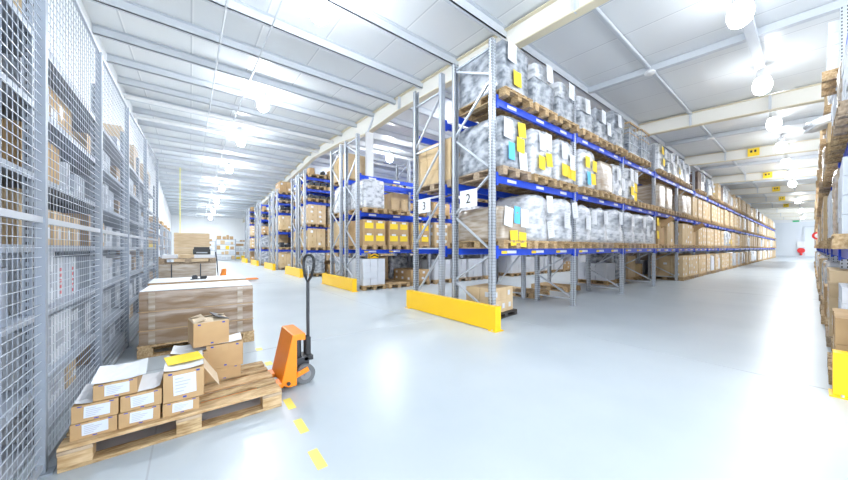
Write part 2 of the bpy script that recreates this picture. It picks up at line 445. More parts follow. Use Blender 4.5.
# number signs on the end frames
def number_sign(y0, y1, z0, z1, txt, label):
    s_ = tag(link('aisle_number_sign', MB().box(-.006, -(y1 - y0) / 2, -(z1 - z0) / 2, 0, (y1 - y0) / 2, (z1 - z0) / 2).mesh('sign', ['paper']), None, (3.93, (y0 + y1) / 2, (z0 + z1) / 2)), label, 'sign')
    cu = D.curves.new('digit', 'FONT'); cu.body = txt; cu.size = .24; cu.align_x = 'CENTER'; cu.align_y = 'CENTER'; cu.extrude = .001; cu.materials.append(M_['black'])
    tmp = link('tmp', cu); bpy.context.view_layer.update()
    me = D.meshes.new_from_object(tmp.evaluated_get(bpy.context.evaluated_depsgraph_get())); D.objects.remove(tmp)
    if not me.materials: me.materials.append(M_['black'])
    o = link('digit', me, s_, (-.0085, 0, -.01)); o.rotation_euler = (R(90), 0, R(-90))
number_sign(3.56, 3.98, 2.03, 2.34, '2', 'white sign reading 2, on the end frame nearer the wide aisle')
number_sign(4.85, 5.26, 2.05, 2.34, '3', 'smaller-looking white sign reading 3, on the end frame farther from the wide aisle')

# ------------------------------------------------------------------ pallets
def pallet_mesh(wood, seed=0):
    rnd = random.Random(seed); t = MB()
    for i in range(5):
        x = -.33 + i * .165; w_ = .06 if i % 2 else .07
        if i in (0, 2, 4): w_ = .0725
        t.box(x - w_, -.6, .122, x + w_, .6, .144)
    for y in (-.53, 0, .53): t.box(-.4, y - .06, .1, .4, y + .06, .122)
    for y in (-.53, 0, .53):
        for x in (-.345, 0, .345): t.box(x - .055, y - .07, .022, x + .055, y + .07, .1)
    for x in (-.345, 0, .345): t.box(x - .05, -.6, 0, x + .05, .6, .022)
    return t.mesh('pallet', [wood])
PAL = [pallet_mesh('wood'), pallet_mesh('wood2'), pallet_mesh('wood3'), pallet_mesh('darkpallet')]

# wrapped loads
def rbox(w, d, h, seed=0, amp=.012, rnd=.25, n=9, nz=10, tiers=(), taper=0., sag=0.):
    t = MB(); vid = {}; V = []; F = []
    def P(i, j, k):
        if (i, j, k) in vid: return vid[(i, j, k)]
        u, v_, z = 2 * i / n - 1, 2 * j / n - 1, k / nz
        # rounded plan
        L = max(abs(u), abs(v_), 1e-6); e_ = math.hypot(u, v_) / L
        s_ = 1 - rnd * (e_ - 1) / .414 * .5 * L
        zz = z
        s_ *= 1 - taper * z
        for tz in tiers: s_ *= 1 - .07 * math.exp(-((z - tz) / .035) ** 2)
        if z > .94: s_ *= 1 - .35 * rnd * (z - .94) / .06
        x, y = u * w / 2 * s_, v_ * d / 2 * s_
        zt = zz * h
        if k == nz: zt -= sag * h * (1 - .5 * (1 - L))
        p = Vector((x, y, zt))
        q = p * 5 + Vector((seed * 3.7, seed * 1.3, 0)); q.z *= 3
        dl = noise.noise(q) * amp + noise.noise(q * 2.7) * amp * .6
        dr = Vector((x, y, 0)); dr = dr.normalized() if dr.length > 1e-4 else Vector((0, 0, 1))
        if k == nz: p.z += dl * 1.5
        elif k > 0: p += dr * dl
        vid[(i, j, k)] = len(V); V.append(tuple(p)); return vid[(i, j, k)]
    for i in range(n):
        for k in range(nz):
            F.append((P(i, 0, k), P(i + 1, 0, k), P(i + 1, 0, k + 1), P(i, 0, k + 1)))
            F.append((P(i + 1, n, k), P(i, n, k), P(i, n, k + 1), P(i + 1, n, k + 1)))
            F.append((P(0, i + 1, k), P(0, i, k), P(0, i, k + 1), P(0, i + 1, k + 1)))
            F.append((P(n, i, k), P(n, i + 1, k), P(n, i + 1, k + 1), P(n, i, k + 1)))
        for j in range(n):
            F.append((P(i, j, nz), P(i + 1, j, nz), P(i + 1, j + 1, nz), P(i, j + 1, nz)))
            F.append((P(i, j, 0), P(i, j + 1, 0), P(i + 1, j + 1, 0), P(i + 1, j, 0)))
    return t.add(V, F)
def cstack(nx, ny, nz, w, d, h, seed=0, jit=.01, label=True, tape=True, skip=0.):
    r_ = random.Random(seed); t = MB(); a, b, c = w / nx, d / ny, h / nz
    for k in range(nz):
        for i in range(nx):
            for j in range(ny):
                if 0 < i < nx - 1 and 0 < j < ny - 1 and k < nz - 1: continue
                if k == nz - 1 and r_.random() < skip: continue
                x0 = -w / 2 + i * a + r_.uniform(.002, jit); y0 = -d / 2 + j * b + r_.uniform(.002, jit)
                x1 = x0 + a - jit; y1 = y0 + b - jit; z0 = k * c + .001; z1 = (k + 1) * c - .003
                t.box(x0, y0, z0, x1, y1, z1, 0)
                if j == 0:
                    if tape: t.box((x0 + x1) / 2 - .025, y0 - .0015, z0 + (z1 - z0) * .6, (x0 + x1) / 2 + .025, y0, z1, 1)
                    if label and r_.random() < .7:
                        lx = x0 + a * r_.uniform(.12, .3); t.box(lx, y0 - .002, z0 + c * .3, lx + min(.1, a * .35), y0 - .0005, z0 + c * .3 + min(.12, c * .4), 2)
                if i == 0 and label and r_.random() < .6:
                    t.box(x0 - .002, y0 + b * .3, z0 + c * .3, x0 - .0005, y0 + b * .6, z0 + c * .7, 2)
    return t
LOAD = {}
def L_(k, me, cat, desc, h): LOAD.setdefault(k, []).append((me, cat, desc, h))
for s_ in range(3):
    L_('g', rbox(.76, 1.1, .84 + .05 * s_, s_ + 1, .014, .12, tiers=(.5,) if s_ else ()).mesh('load_g', ['wrapg'], True), 'wrapped load', 'grey film-wrapped load', .86)
    L_('w', rbox(.74, 1.1, .84 + .04 * s_, s_ + 5, .012, .14).mesh('load_w', ['wrapw'], True), 'wrapped load', 'white film-wrapped load', .86)
    L_('b', rbox(.80, 1.12, .86 + .04 * s_, s_ + 9, .02, .5, tiers=(.48,), taper=.05).mesh('load_b', ['wrapw'], True), 'wrapped load', 'white two-tier wrapped load', .88)
    L_('t', rbox(.76, 1.12, .74 + .08 * s_, s_ + 12, .006, .06).mesh('load_t', ['wrapt'], True), 'wrapped load', 'tan film-wrapped load', .8)
    L_('c', cstack(2, 3, 3 + s_ % 2, .78, 1.16, .84, s_ + 3).mesh('load_c', ['board3', 'tapeb', 'paper']), 'carton stack', 'banded stack of brown cartons', .84)
    L_('p', cstack(2, 3, 4 + s_ % 2, .78, 1.16, .86, s_ + 13).mesh('load_p', ['board2', 'tapeb', 'paper']), 'carton stack', 'banded stack of pale cartons', .86)
    L_('s', cstack(2 + s_ % 2, 3, 2, .78, 1.14, .40 + .1 * s_, s_ + 23).mesh('load_s', ['board', 'tapeb', 'paper']), 'carton stack', 'low stack of brown cartons', .45)
    L_('h', cstack(3, 3, 4, .78, 1.1, .62 + .1 * s_, s_ + 33, .012, False, False).mesh('load_h', ['whitebox', 'print', 'print']), 'carton stack', 'stack of white cartons', .66)
# dark load: open brown container with dark content
def dark_load():
    t = MB()
    t.box(-.38, -.55, 0, .38, -.53, .8, 0).box(-.38, .53, 0, .38, .55, .8, 0).box(-.38, -.53, 0, -.36, .53, .8, 0).box(.36, -.53, 0, .38, .53, .8, 0).box(-.36, -.53, 0, .36, .53, .5, 1)
    return t
M_['darkbrown'] = mat('dark_brown_board', (.10, .06, .045), .6, var=(.2, .13, .09), scale=5)
L_('d', dark_load().mesh('load_d', ['darkbrown', 'black']), 'container', 'dark brown open container', .8)
def openbox(w, d, h, mi=0, th=.006, flaps=True):
    t = MB()
    t.box(-w / 2, -d / 2, 0, w / 2, -d / 2 + th, h).box(-w / 2, d / 2 - th, 0, w / 2, d / 2, h).box(-w / 2, -d / 2 + th, 0, -w / 2 + th, d / 2 - th, h).box(w / 2 - th, -d / 2 + th, 0, w / 2, d / 2 - th, h).box(-w / 2 + th, -d / 2 + th, 0, w / 2 - th, d / 2 - th, th)
    if flaps:
        t.bar((0, -d / 2 - .0, h), (0, -d / 2 - .1, h - .12), w, th, up=(0, 1, 1)).bar((-w / 2, 0, h), (-w / 2 - .12, 0, h - .06), d, th).bar((w / 2, 0, h), (w / 2 + .02, 0, h + .14), d, th)
    return t
L_('o', openbox(.7, 1.0, .74).mesh('load_o', ['board']), 'open carton', 'open brown carton', .74)
# crate cage with pale bars
def wirecrate():
    t = MB()
    for z in (0, .28, .56, .84):
        wd = .03 if z in (0, .84) else .012
        for a, b in (((-.38, -.56), (.38, -.56)), ((.38, -.56), (.38, .56)), ((.38, .56), (-.38, .56)), ((-.38, .56), (-.38, -.56))):
            t.bar((*a, z + .015), (*b, z + .015), wd, wd * 1.5, 1 if z > .5 else 0)
    for x in (-.38, -.12, .13, .38):
        for y in (-.56, .56): t.bar((x, y, 0), (x, y, .86), .012, .012)
    for y in (-.28, 0, .28):
        for x in (-.38, .38): t.bar((x, y, 0), (x, y, .86), .012, .012)
    t.box(-.36, -.54, .03, .36, .54, .70, 2)
    return t
L_('k', wirecrate().mesh('load_k', ['wire', 'wood2', 'wrapg']), 'crate', 'wire-framed crate', .86)
L_('x', PAL[2], 'pallet', 'empty greyed pallet', .144)

L_('u', rbox(.72, 1.08, .50, 81, .014, .10, taper=-.08).mesh('load_u', ['wrapg'], True), 'wrapped load', 'two-piece grey wrapped load', .86)
L_('u', rbox(.70, 1.06, .46, 82, .014, .10, taper=-.05).mesh('load_u', ['wrapg'], True), 'wrapped load', 'two-piece grey wrapped load', .86)
UP = [rbox(.56, .9, .36, 83, .012, .15).mesh('upper_bundle', ['wrapw'], True), rbox(.5, .86, .34, 84, .01, .1).mesh('upper_bundle', ['wrapg'], True)]
def parts_load(seed):
    r_ = random.Random(seed); t = MB()
    for i in range(3):
        for j in range(3):
            x, y = -.26 + .26 * i, -.4 + .4 * j
            if r_.random() < .5: t.cyl((x, y - .16, .1), (x, y + .16, .1), .09, 12, r_.choice([0, 1, 2]))
            else: t.box(x - .11, y - .17, 0, x + .11, y + .17, r_.uniform(.12, .3), r_.choice([0, 1, 2, 3]))
    t.box(-.38, -.56, 0, .38, .56, .012, 2)
    return t
for q in range(3): L_('n', parts_load(q).mesh('load_n', ['dark', 'purlin', 'black', 'board']), 'machine parts', 'tray of mixed dark machine parts', .3)
# document sheets
def sheet(w, h, mi, curl=.02):
    t = MB(); n = 4; V = []; F = []
    for i in range(n + 1):
        for j in range(n + 1):
            u = i / n - .5; v_ = j / n
            V.append((u * w, -curl * (2 * u) ** 2 * .5 - curl * (1 - v_) * .6 - .004, -h * (1 - v_)))
    for i in range(n):
        for j in range(n): F.append((i * (n + 1) + j, (i + 1) * (n + 1) + j, (i + 1) * (n + 1) + j + 1, i * (n + 1) + j + 1))
    nV = len(V)
    V += [(x, y + .002, z) for x, y, z in V]; F += [tuple(nV + q for q in f)[::-1] for f in F]
    t.add(V, F, 0)
    if mi == 0:
        for k in range(6):
            z = -h * (.16 + .11 * k); t.box(-w * .36, -.006 - curl * .55 * (-z / h) - .001, z, w * (.1 + .04 * (k * 7 % 5)), -.005 - curl * .55 * (-z / h) - .001, z + .006, 1)
    return t
SH = {'W': sheet(.23, .33, 0).mesh('document', ['paper', 'print']), 'Y': sheet(.22, .26, 1).mesh('yellow_document', ['ypaper']), 'B': sheet(.17, .30, 1).mesh('blue_document', ['bpaper'])}
SN = {'W': 'document_sheet', 'Y': 'yellow_sheet', 'B': 'blue_sheet'}

OB = ['first', 'second', 'third', 'fourth', 'fifth', 'sixth', 'seventh', 'eighth', 'ninth', 'tenth', 'eleventh', 'twelfth']
LN = ['floor level', 'lowest beam', 'middle beam', 'top beam', 'fourth beam', 'fifth beam']
SL = ['near', 'middle', 'far']
PLIST = []
def place_pallet_load(code, x, y, z, where, far=None, seed=0, face=-1, papers='', palkind=None):
    """one pallet and one load on it; face -1: shown face towards -y"""
    r_ = random.Random(seed * 7919 + 13)
    if code == '.': return
    pk = palkind if palkind is not None else r_.choice([0, 1, 1, 0, 2])
    x += r_.uniform(-.02, .02); y += r_.uniform(-.03, .03)
    rz = (0 if face < 0 else math.pi) + r_.uniform(-.015, .015)
    onw = 'on' if where.startswith('the') else ''
    if far: lab, g = 'tiny wooden pallet ' + far, 'pallets ' + far
    else: lab, g = 'wooden pallet, %s' % where, 'wooden pallets in the racks'
    if pk == 3: lab = 'dark pallet, %s' % where
    if code == 'x': lab = 'empty ' + lab
    PLIST.append(tag(link('pallet', PAL[pk], None, (x, y, z), rz), lab, 'pallet', g))
    if code == 'x': return
    me, cat, desc, h = r_.choice(LOAD[code])
    if far: lab, g = '%s %s' % (desc, far), '%s %s' % (desc, far)
    else: lab, g = '%s, %s' % (desc, where), 'goods in the racks'
    nm = {'wrapped load': 'wrapped_load', 'carton stack': 'carton_stack', 'container': 'open_container', 'open carton': 'open_carton', 'crate': 'wire_crate', 'machine parts': 'parts_tray'}[cat]
    o = tag(link(nm, me, None, (x, y, z + .1445), rz), lab, cat, g)
    dz = max(v.co.z for v in me.vertices)
    if code == 'u':
        link('upper_bundle', r_.choice(UP), o, (r_.uniform(-.05, .05), -.04, dz * .985), r_.uniform(-.1, .1)); dz += .34
    for q, (ch, sx, sz, sr) in enumerate(papers):
        p = link(SN[ch], SH[ch], o, (sx, -.575 if code != 'b' else -.58, sz * dz)); p.rotation_euler = (0, R(sr), 0)
    return o

def fill_rack(name, x0, yc, nb, spec, rnd_from, lv, face=-1, far_from=9, farname='', palk=None, seed0=0, levels=(0, 1, 2, 3), prob='cpwgtchw'):
    for k in range(nb):
        for L in levels:
            row = spec.get((k, L))
            if row is None:
                if k < rnd_from: continue
                r_ = random.Random(seed0 + k * 31 + L * 7)
                row = ''.join(r_.choice(prob if not (L == 3 and r_.random() < .3) else 'd.w') for _ in range(3))
            for s_ in range(3):
                if s_ >= len(row): break
                x = x0 + k * BAY + .5 + .9 * s_
                far = farname if k >= far_from else None
                where = '%s %s, %s bay%s, %s place' % (name, LN[L], OB[min(k, 11)], ' from the end' if name.startswith('rack') else '', SL[s_])
                pp = PAPERS.get((name, k, L, s_), ())
                if not pp and name == 'rack 2' and row[s_] in 'gwbu' and k < 9:
                    r_ = random.Random(k * 100 + L * 10 + s_)
                    # two or three loose sheets per load
                    pp = [('W', -.15 + r_.uniform(-.05, .05), .88, r_.uniform(-8, 8))]
                    if r_.random() < .6: pp.append(('W', .16 + r_.uniform(-.05, .05), .6, r_.uniform(-8, 8)))
                    if r_.random() < .35: pp.append(('Y', .12, .45, r_.uniform(-10, 10)))
                place_pallet_load(row[s_], x, yc, lv[L], where, far, seed0 + k * 97 + L * 11 + s_, face, pp, palk)

PAPERS = {
 ('rack 2', 0, 3, 0): [('W', -.2, .93, 4), ('Y', -.06, .42, 0)],
 ('rack 2', 0, 3, 1): [('W', .1, 1.0, -3)],
 ('rack 2', 0, 3, 2): [('W', .1, .98, 5)],
 ('rack 2', 0, 2, 0): [('W', -.25, .9, 4), ('Y', .12, .92, -4), ('Y', .10, .62, 3), ('B', -.16, .48, 2), ('W', .16, .36, -3)],
 ('rack 2', 0, 2, 1): [('W', -.12, .9, 0), ('W', .1, .95, 3), ('Y', -.13, .42, 5), ('Y', .1, .52, -6)],
 ('rack 2', 0, 2, 2): [('W', -.2, .9, 0), ('W', .15, .7, 0), ('Y', -.18, .42, 3), ('Y', .05, .4, 4), ('Y', .2, .38, 8)],
 ('rack 2', 1, 2, 0): [('Y', -.18, .8, 3), ('Y', .18, .75, 6), ('B', -.12, .42, 0), ('Y', .1, .40, -4)],
 ('rack 2', 2, 2, 0): [('W', -.15, .95, 4), ('Y', -.12, .42, 3), ('Y', .14, .55, 5), ('Y', .12, .25, 4), ('W', .2, .9, 4)],
 ('rack 2', 0, 1, 0): [('W', -.24, .93, 10), ('B', -.02, .98, 4), ('W', .2, .93, 3), ('Y', -.12, .28, -3), ('Y', .14, .24, 4)],
 ('rack 2', 0, 1, 1): [('W', .12, .95, -3), ('W', .14, .42, -8)],
 ('rack 2', 0, 1, 2): [('W', -.16, .65, 3), ('W', .14, .9, -8)],
 ('rack 2', 1, 1, 0): [('W', -.1, .7, 3), ('W', .2, .85, 3)],
 ('rack 2', 3, 3, 0): [('Y', -.1, .85, 4), ('Y', .05, .45, 20), ('W', .25, .85, 4)],
 ('rack 2', 2, 1, 2): [('Y', .28, .9, 0), ('Y', .28, .45, 0), ('W', -.1, .8, 0)],
}
# the long shape-wrapped roll carton on the lowest beam, first place
rollc = rbox(.78, 1.16, .60, 41, .012, .22, sag=.02)
L_('r', rollc.mesh('load_r', ['wrapt'], True), 'wrapped load', 'low tan wrapped roll', .6)
SPEC2 = {(0, 3): 'guu', (1, 3): 'uug', (2, 3): 'kk.', (3, 3): 'wuw', (4, 3): 'ww.', (5, 3): 'dw.', (6, 3): 'w.c', (7, 3): 'dww',
         (0, 2): 'gww', (1, 2): 'wtw', (2, 2): 'wxx', (3, 2): 'ttx', (4, 2): 'ttc', (5, 2): 'ccc', (6, 2): 'ccp', (7, 2): 'cpc',
         (0, 1): 'rbb', (1, 1): 'bbb', (2, 1): 'bbb', (3, 1): 'ocx', (4, 1): 'cco', (5, 1): 'ccc', (6, 1): 'cpc',
         (0, 0): '', (1, 0): '', (2, 0): '', (3, 0): '', (4, 0): 'ccc', (5, 0): 'ccp', (6, 0): 'hch', (7, 0): 'cpc'}
fill_rack('rack 2', 4.0, 3.71, 22, SPEC2, 5, LV, farname='far down the long rack marked 2', seed0=100, prob='ppwhtcpwpc')
SPEC3 = {(0, 2): 'c.s', (0, 1): '.s.', (1, 1): 'h.c', (1, 0): 'x.x', (2, 0): '..h', (2, 1): 'cpc', (3, 0): 'gcs', (3, 1): 'gct', (4, 0): 'htc', (4, 1): 'ctc', (5, 0): 'hcc', (5, 1): 'ccc', (6, 0): 'ccc', (1, 2): 'tc.', (2, 2): 'tct', (3, 2): 'cwt', (4, 2): 'ttc', (5, 2): 'cct', (1, 3): '', (0, 3): '', (0, 0): '', (2, 3): '', (3, 3): 'w..', (4, 3): '', (5, 3): ''}
fill_rack('rack 3', 4.0, 4.98, 7, SPEC3, 99, LV, face=1, seed0=900)
SPECR2 = {(0, 0): 'hxs', (1, 0): 'hhh', (2, 0): 'h.h', (3, 0): 'hhh', (4, 0): 'hsh', (5, 0): 'hsh', (6, 0): 'csh',
          (0, 1): '', (1, 1): 'ccc', (2, 1): 'cpc', (3, 1): 'cxc', (4, 1): 'ccc', (5, 1): 'ccc',
          (0, 2): 'wx.', (1, 2): 's.w', (2, 2): 'cw.', (0, 3): '', (1, 3): '', (2, 3): '', (3, 2): 'cwc', (4, 2): 'ccw'}
fill_rack('second row', 4.05, 8.92, 7, SPECR2, 99, LV2, seed0=1300)
fill_rack('second row back', 4.05, 10.29, 2, {(0, 0): 'gcg', (1, 0): 'ggt', (0, 1): 'cct', (1, 1): 'cgc', (0, 2): 'w.c', (1, 2): '', (0, 3): 'c..'}, 99, LV2, face=1, seed0=1500)
for i, y in enumerate(ROWS[1:]):
    fill_rack('%s row' % o1[i + 2], 4.05, y + .45, 3 if i == 0 else 2, {(0, 0): ['gsn', 'cns', 'gcs', 'sns'][i], (0, 1): ['cpc', 'nsc', 'gcs', 'ccs'][i], (0, 2): ['ptc', 'csp', 'sgc', 'pcs'][i], (0, 3): 'nnn', (0, 4): 'nn.', (0, 5): ['nn.', 's..', '.n.', 'n..'][i], (1, 3): 'nnn', (1, 4): 'nnn', (1, 5): 'n.n', (2, 3): 'nnn', (2, 4): 'nnn', (2, 5): ''}, 0, LV3, seed0=1700 + i * 100, prob='ccpgtsgn', levels=(0, 1, 2, 3, 4, 5))
    fill_rack('%s row back' % o1[i + 2], 4.05, y + 1.76, 1, {(0, 0): 'csh', (0, 1): 'cst', (0, 2): 'gtc', (0, 3): 'nnn', (0, 4): 'nn.'}, 99, LV3, face=1, seed0=2200 + i * 100, levels=(0, 1, 2, 3, 4))
RSP = {(0, 0): 'shp', (0, 1): 'hht', (0, 2): 'hth', (0, 3): '...', (1, 0): 'csw', (1, 1): 'hwc', (1, 2): 'xch', (1, 3): 'h.w', (2, 0): 'chw', (2, 1): 'cwp', (2, 2): 'tcs', (2, 3): 'p.w'}
fill_rack('edge rack', 4.7, -.72, 14, RSP, 0, LV, face=1, far_from=5, farname='far along the rack cut by the picture edge', seed0=3000, prob='pwwhsthp')

# extra small things around rack 2's foot
t = thing('carton_bundle', 'small shrink-wrapped bundle of pale cartons on the floor behind the long guard', 'carton stack', (4.62, 3.86, .10), R(8))
link('cartons', cstack(3, 2, 2, .72, .62, .46, 77, .01, True, False).mesh('cartons', ['board2', 'tapeb', 'whitebox']), t)
tag(link('pallet', MB().box(-.42, -.36, 0, .42, .36, .02).box(-.42, -.36, .02, -.32, .36, .075).box(.32, -.36, .02, .42, .36, .075).box(-.05, -.36, .02, .05, .36, .075).box(-.42, -.36, .075, .42, .36, .098).mesh('small_pallet', ['darkpallet']), None, (4.62, 3.86, 0), R(8)), 'low black pallet under the small wrapped bundle behind the long guard', 'pallet')
tag(link('plastic_bag', rbox(.42, .5, .55, 55, .05, .7).mesh('bag', ['bag'], True), None, (4.38, 4.06, LV[3] + .13)), 'crumpled white plastic film bag on the top beam at the end frame', 'plastic bag')
tag(link('plastic_film', rbox(.5, .42, .12, 91, .04, .6).mesh('plastic_film', ['bag'], True), None, (8.6, -.14, 3.40), rot=(R(-20), 0, 0)), 'loose white plastic film sticking out of the rack cut by the picture edge', 'plastic film')
# brown box on top beam of second row's end
tag(link('tall_carton', cstack(1, 1, 1, .5, .8, .72, 5).mesh('tall_carton', ['board', 'tapeb', 'paper']), None, (4.45, 10.15, LV2[3] + .29)), 'tall brown carton standing high on the second row end', 'carton', None)

# row 2 first bay: individual cartons with yellow sheets
cm = MB().box(-.19, -.28, 0, .19, .28, .39, 0).box(-.025, -.2815, .25, .025, -.28, .39, 1).mesh('carton', ['board', 'tapeb'])
ys_me = MB().box(-.145, -.285, .12, .145, -.2822, .30).mesh('yellow_sheet', ['ypaper'])
ws_me = MB().box(-.08, -.2865, .30, .08, -.2822, .36).mesh('white_label', ['paper'])
nm3 = ['nearest the aisle', 'in the middle', 'beside the second upright']
for s_ in range(3):
    x = 4.05 + .5 + .9 * s_
    tag(link('pallet', PAL[1], None, (x, 8.95, LV2[1])), 'pallet under the yellow-sheeted cartons of the second row, %s' % nm3[s_], 'pallet', 'pallets under yellow-sheeted cartons')
    for lay in range(2):
        for i in range(2):
            for j in range(2):
                lab = 'carton with yellow sheet, %s layer, %s column, stack %s' % (['lower', 'upper'][lay], ['first', 'second'][i], nm3[s_])
                if j: lab = 'brown carton hidden behind the yellow-sheeted ones, stack %s' % nm3[s_]
                c = tag(link('carton', cm, None, (x - .195 + .39 * i, 8.66 + .57 * j, LV2[1] + .145 + .392 * lay)), lab, 'carton', 'yellow-sheeted cartons of the second row' if not j else 'hidden cartons %s' % nm3[s_])
                if not j:
                    link('yellow_sheet', ys_me, c); link('white_label', ws_me, c)
# hazard-striped box on the white cartons at the second row
t = MB().box(-.14, -.1, 0, .14, .1, .28, 0)
for k in range(3):
    z = .02 + k * .09
    t.add([(-.14, -.102, z), (0, -.102, z + .06), (0, -.102, z + .10), (-.14, -.102, z + .04)], [(0, 1, 2, 3)], 1)
    t.add([(0, -.102, z + .06), (.14, -.102, z), (.14, -.102, z + .04), (0, -.102, z + .10)], [(0, 1, 2, 3)], 1)
tag(link('hazard_box', t.mesh('hazard_box', ['yellow', 'black']), None, (4.62, 8.62, 1.0 - .03)), 'yellow box with black hazard chevrons on the white cartons', 'box')

# ------------------------------------------------------------------ wire cage along the cross aisle
CP = [(-.66, 1.33), (-.676, 2.71), (-.676, 4.09), (-.653, 5.47), (-.60, 6.85), (-.541, 8.23)]
CT = 3.13
cage = thing('wire_mesh_partition', 'tall grey wire mesh partition in front of the shelving, beside the cross aisle', 'mesh partition', (0, 0, 0))
for i, (x, y) in enumerate(CP):
    link('cage_post', MB().box(-.02, -.02, 0, .02, .02, CT).box(-.05, -.04, 0, .05, .04, .01).mesh('cage_post', ['cagesteel']), cage, (x, y, 0))
for (xa, ya), (xb, yb) in zip(CP, CP[1:]):
    t = MB(); L = math.hypot(xb - xa, yb - ya); dx, dy = (xb - xa) / L, (yb - ya) / L
    n = 23
    w_ = .0027
    for k in range(1, n):
        s_ = .02 + (L - .04) * k / n
        t.bar((xa + dx * s_, ya + dy * s_, .06), (xa + dx * s_, ya + dy * s_, CT - .02), w_, w_, 1)
    z = .06
    while z < CT - .02:
        t.bar((xa + dx * .02 + .004, ya + dy * .02, z), (xb - dx * .02 + .004, yb - dy * .02, z), w_ * 1.3, w_ * 1.3)
        z += .054
    link('mesh_panel', t.mesh('mesh_panel', ['wire', 'cagesteel']), cage)
    r_ = MB()
    for z, h in ((CT - .01, .012), (1.46, .035), (.05, .03)):
        r_.bar((xa + dx * .02, ya + dy * .02, z), (xb - dx * .02, yb - dy * .02, z), .022, h)
    link('rail', r_.mesh('rail', ['steel']), cage)

# shelving behind the mesh
SHZ = [.06, .40, .88, 1.32, 1.77, 2.22, 2.66]
SX0, SX1 = -.80, -1.42
names = ['nearest the photographer', 'second along', 'third along', 'fourth along', 'fifth along', 'sixth along']
SY = [1.40, 3.03, 4.66, 6.29, 7.92, 9.55, 11.18]
spm = MB().box(-.02, -.02, 0, .02, .02, 3.02).mesh('shelf_post', ['shelf_post'])
for u in range(6):
    y0, y1 = SY[u], SY[u + 1]
    un = thing('shelving_unit', 'grey steel shelving unit behind the wire mesh, %s' % names[u], 'shelving unit', (0, y0, 0), 0, 'shelving units behind the mesh')
    for x in (SX0, SX1):
        for y in (.03, y1 - y0 - .03): link('upright', spm, un, (x, y, 0))
    for z in SHZ:
        link('shelf', MB().box(SX1 - .02, .0, z - .004, SX0 + .02, y1 - y0, z).box(SX0 + .021, 0, z - .045, SX0 + .023, y1 - y0, z).box(SX1 - .023, 0, z - .045, SX1 - .021, y1 - y0, z).mesh('shelf', ['shelfsteel']), un)
    link('back_panel', MB().box(SX1 - .03, .02, .05, SX1 - .026, y1 - y0 - .02, 2.66).mesh('back_panel', ['backsteel']), un)
# goods on the shelves: hand-set for the nearest units, varied beyond
LNM = ['bottom', 'second', 'third', 'fourth', 'fifth', 'sixth', 'top']
unN = ['first shelving unit', 'second shelving unit', 'third shelving unit', 'fourth shelving unit', 'fifth shelving unit', 'sixth shelving unit']
SB = {}
def shelfbox(kind, w, d, h):
    key = (kind, round(w, 2), round(d, 2), round(h, 2))
    if key in SB: return SB[key]
    t = MB()
    # local: front towards +x (aisle); width along y
    t.box(-d, 0, 0, 0, w, h, 0)
    if kind == 'c': t.box(0, w * .42, h * .5, .001, w * .58, h, 1).box(0, w * .1, h * .2, .0015, w * .35, h * .55, 2); ms = ['board', 'tapeb', 'paper']
    elif kind == 'p': t.box(0, w * .42, h * .5, .001, w * .58, h, 1).box(0, w * .6, h * .2, .0015, w * .9, h * .5, 2); ms = ['board2', 'tapeb', 'paper']
    elif kind == 'w': t.box(0, w * .2, h * .3, .001, w * .6, h * .6, 1); ms = ['whitebox', 'print']
    elif kind == 'r':
        for k in range(5): t.box(0, w * .35, h * (.1 + .14 * k), .001, w * .62, h * (.18 + .14 * k), 1)
        ms = ['whitebox', 'rprint']
    elif kind == 'b': t.box(-d + .01, .01, h, -.01, w - .01, h + .004, 1).box(0, w * .3, h * .35, .001, w * .7, h * .65, 1); ms = ['bluebin', 'paper']
    elif kind == 'd': t.box(0, w * .3, h * .3, .001, w * .6, h * .6, 1); ms = ['shelfsteel', 'paper']
    SB[key] = t.mesh('shelf_goods', ms)
    return SB[key]
KD = {'c': ('carton', 'brown carton'), 'p': ('carton', 'pale brown carton'), 'w': ('box', 'white box'), 'r': ('box', 'slim red-printed white box'), 'b': ('bin', 'blue bin'), 'd': ('bin', 'grey bin')}
PLAN = {
 (0, 1): [('w', .4, .3), ('w', .4, .36), ('w', .4, .3)], (0, 2): [('w', .3, .3), ('b', .42, .26), ('d', .2, .2), ('w', .3, .26), ('d', .2, .3)],
 (0, 3): [('d', .4, .3), ('c', .5, .30), ('c', .45, .3)], (0, 4): [('w', .5, .26), ('w', .42, .3), ('c', .3, .14)], (0, 5): [('d', .5, .3), ('d', .6, .3), ('c', .3, .2)], (0, 0): [('p', .3, .26), ('r', .2, .28), ('p', .3, .28), ('r', .2, .28), ('p', .3, .28)],
 (1, 0): [('w', .5, .28), ('w', .4, .25), ('p', .3, .2)], (1, 1): [('w', .42, .36), ('w', .5, .38), ('d', .2, .22), ('w', .24, .3)], (1, 2): [('r', .16, .40), ('r', .16, .40), ('w', .14, .40), ('r', .16, .40), ('r', .18, .34), ('r', .16, .34), ('d', .3, .2)],
 (1, 3): [('p', .2, .36), ('p', .2, .36), ('p', .19, .28), ('p', .19, .28), ('p', .19, .27), ('p', .19, .26), ('d', .25, .3)], (1, 4): [('c', .72, .34), ('w', .14, .3), ('w', .12, .28), ('d', .35, .2)], (1, 5): [('d', .5, .3), ('c', .6, .34)], (1, 6): [('p', .4, .3), ('d', .4, .2)],
 (2, 0): [('c', .4, .24), ('d', .5, .26), ('w', .4, .25)], (2, 1): [('w', .6, .3), ('w', .65, .32)], (2, 2): [('w', .4, .28), ('w', .4, .32), ('w', .4, .28)], (2, 3): [('c', .5, .34), ('p', .4, .3), ('w', .4, .26)], (2, 4): [('d', .7, .3), ('w', .2, .34), ('d', .4, .3)], (2, 5): [('p', .5, .3), ('d', .6, .3)],
}
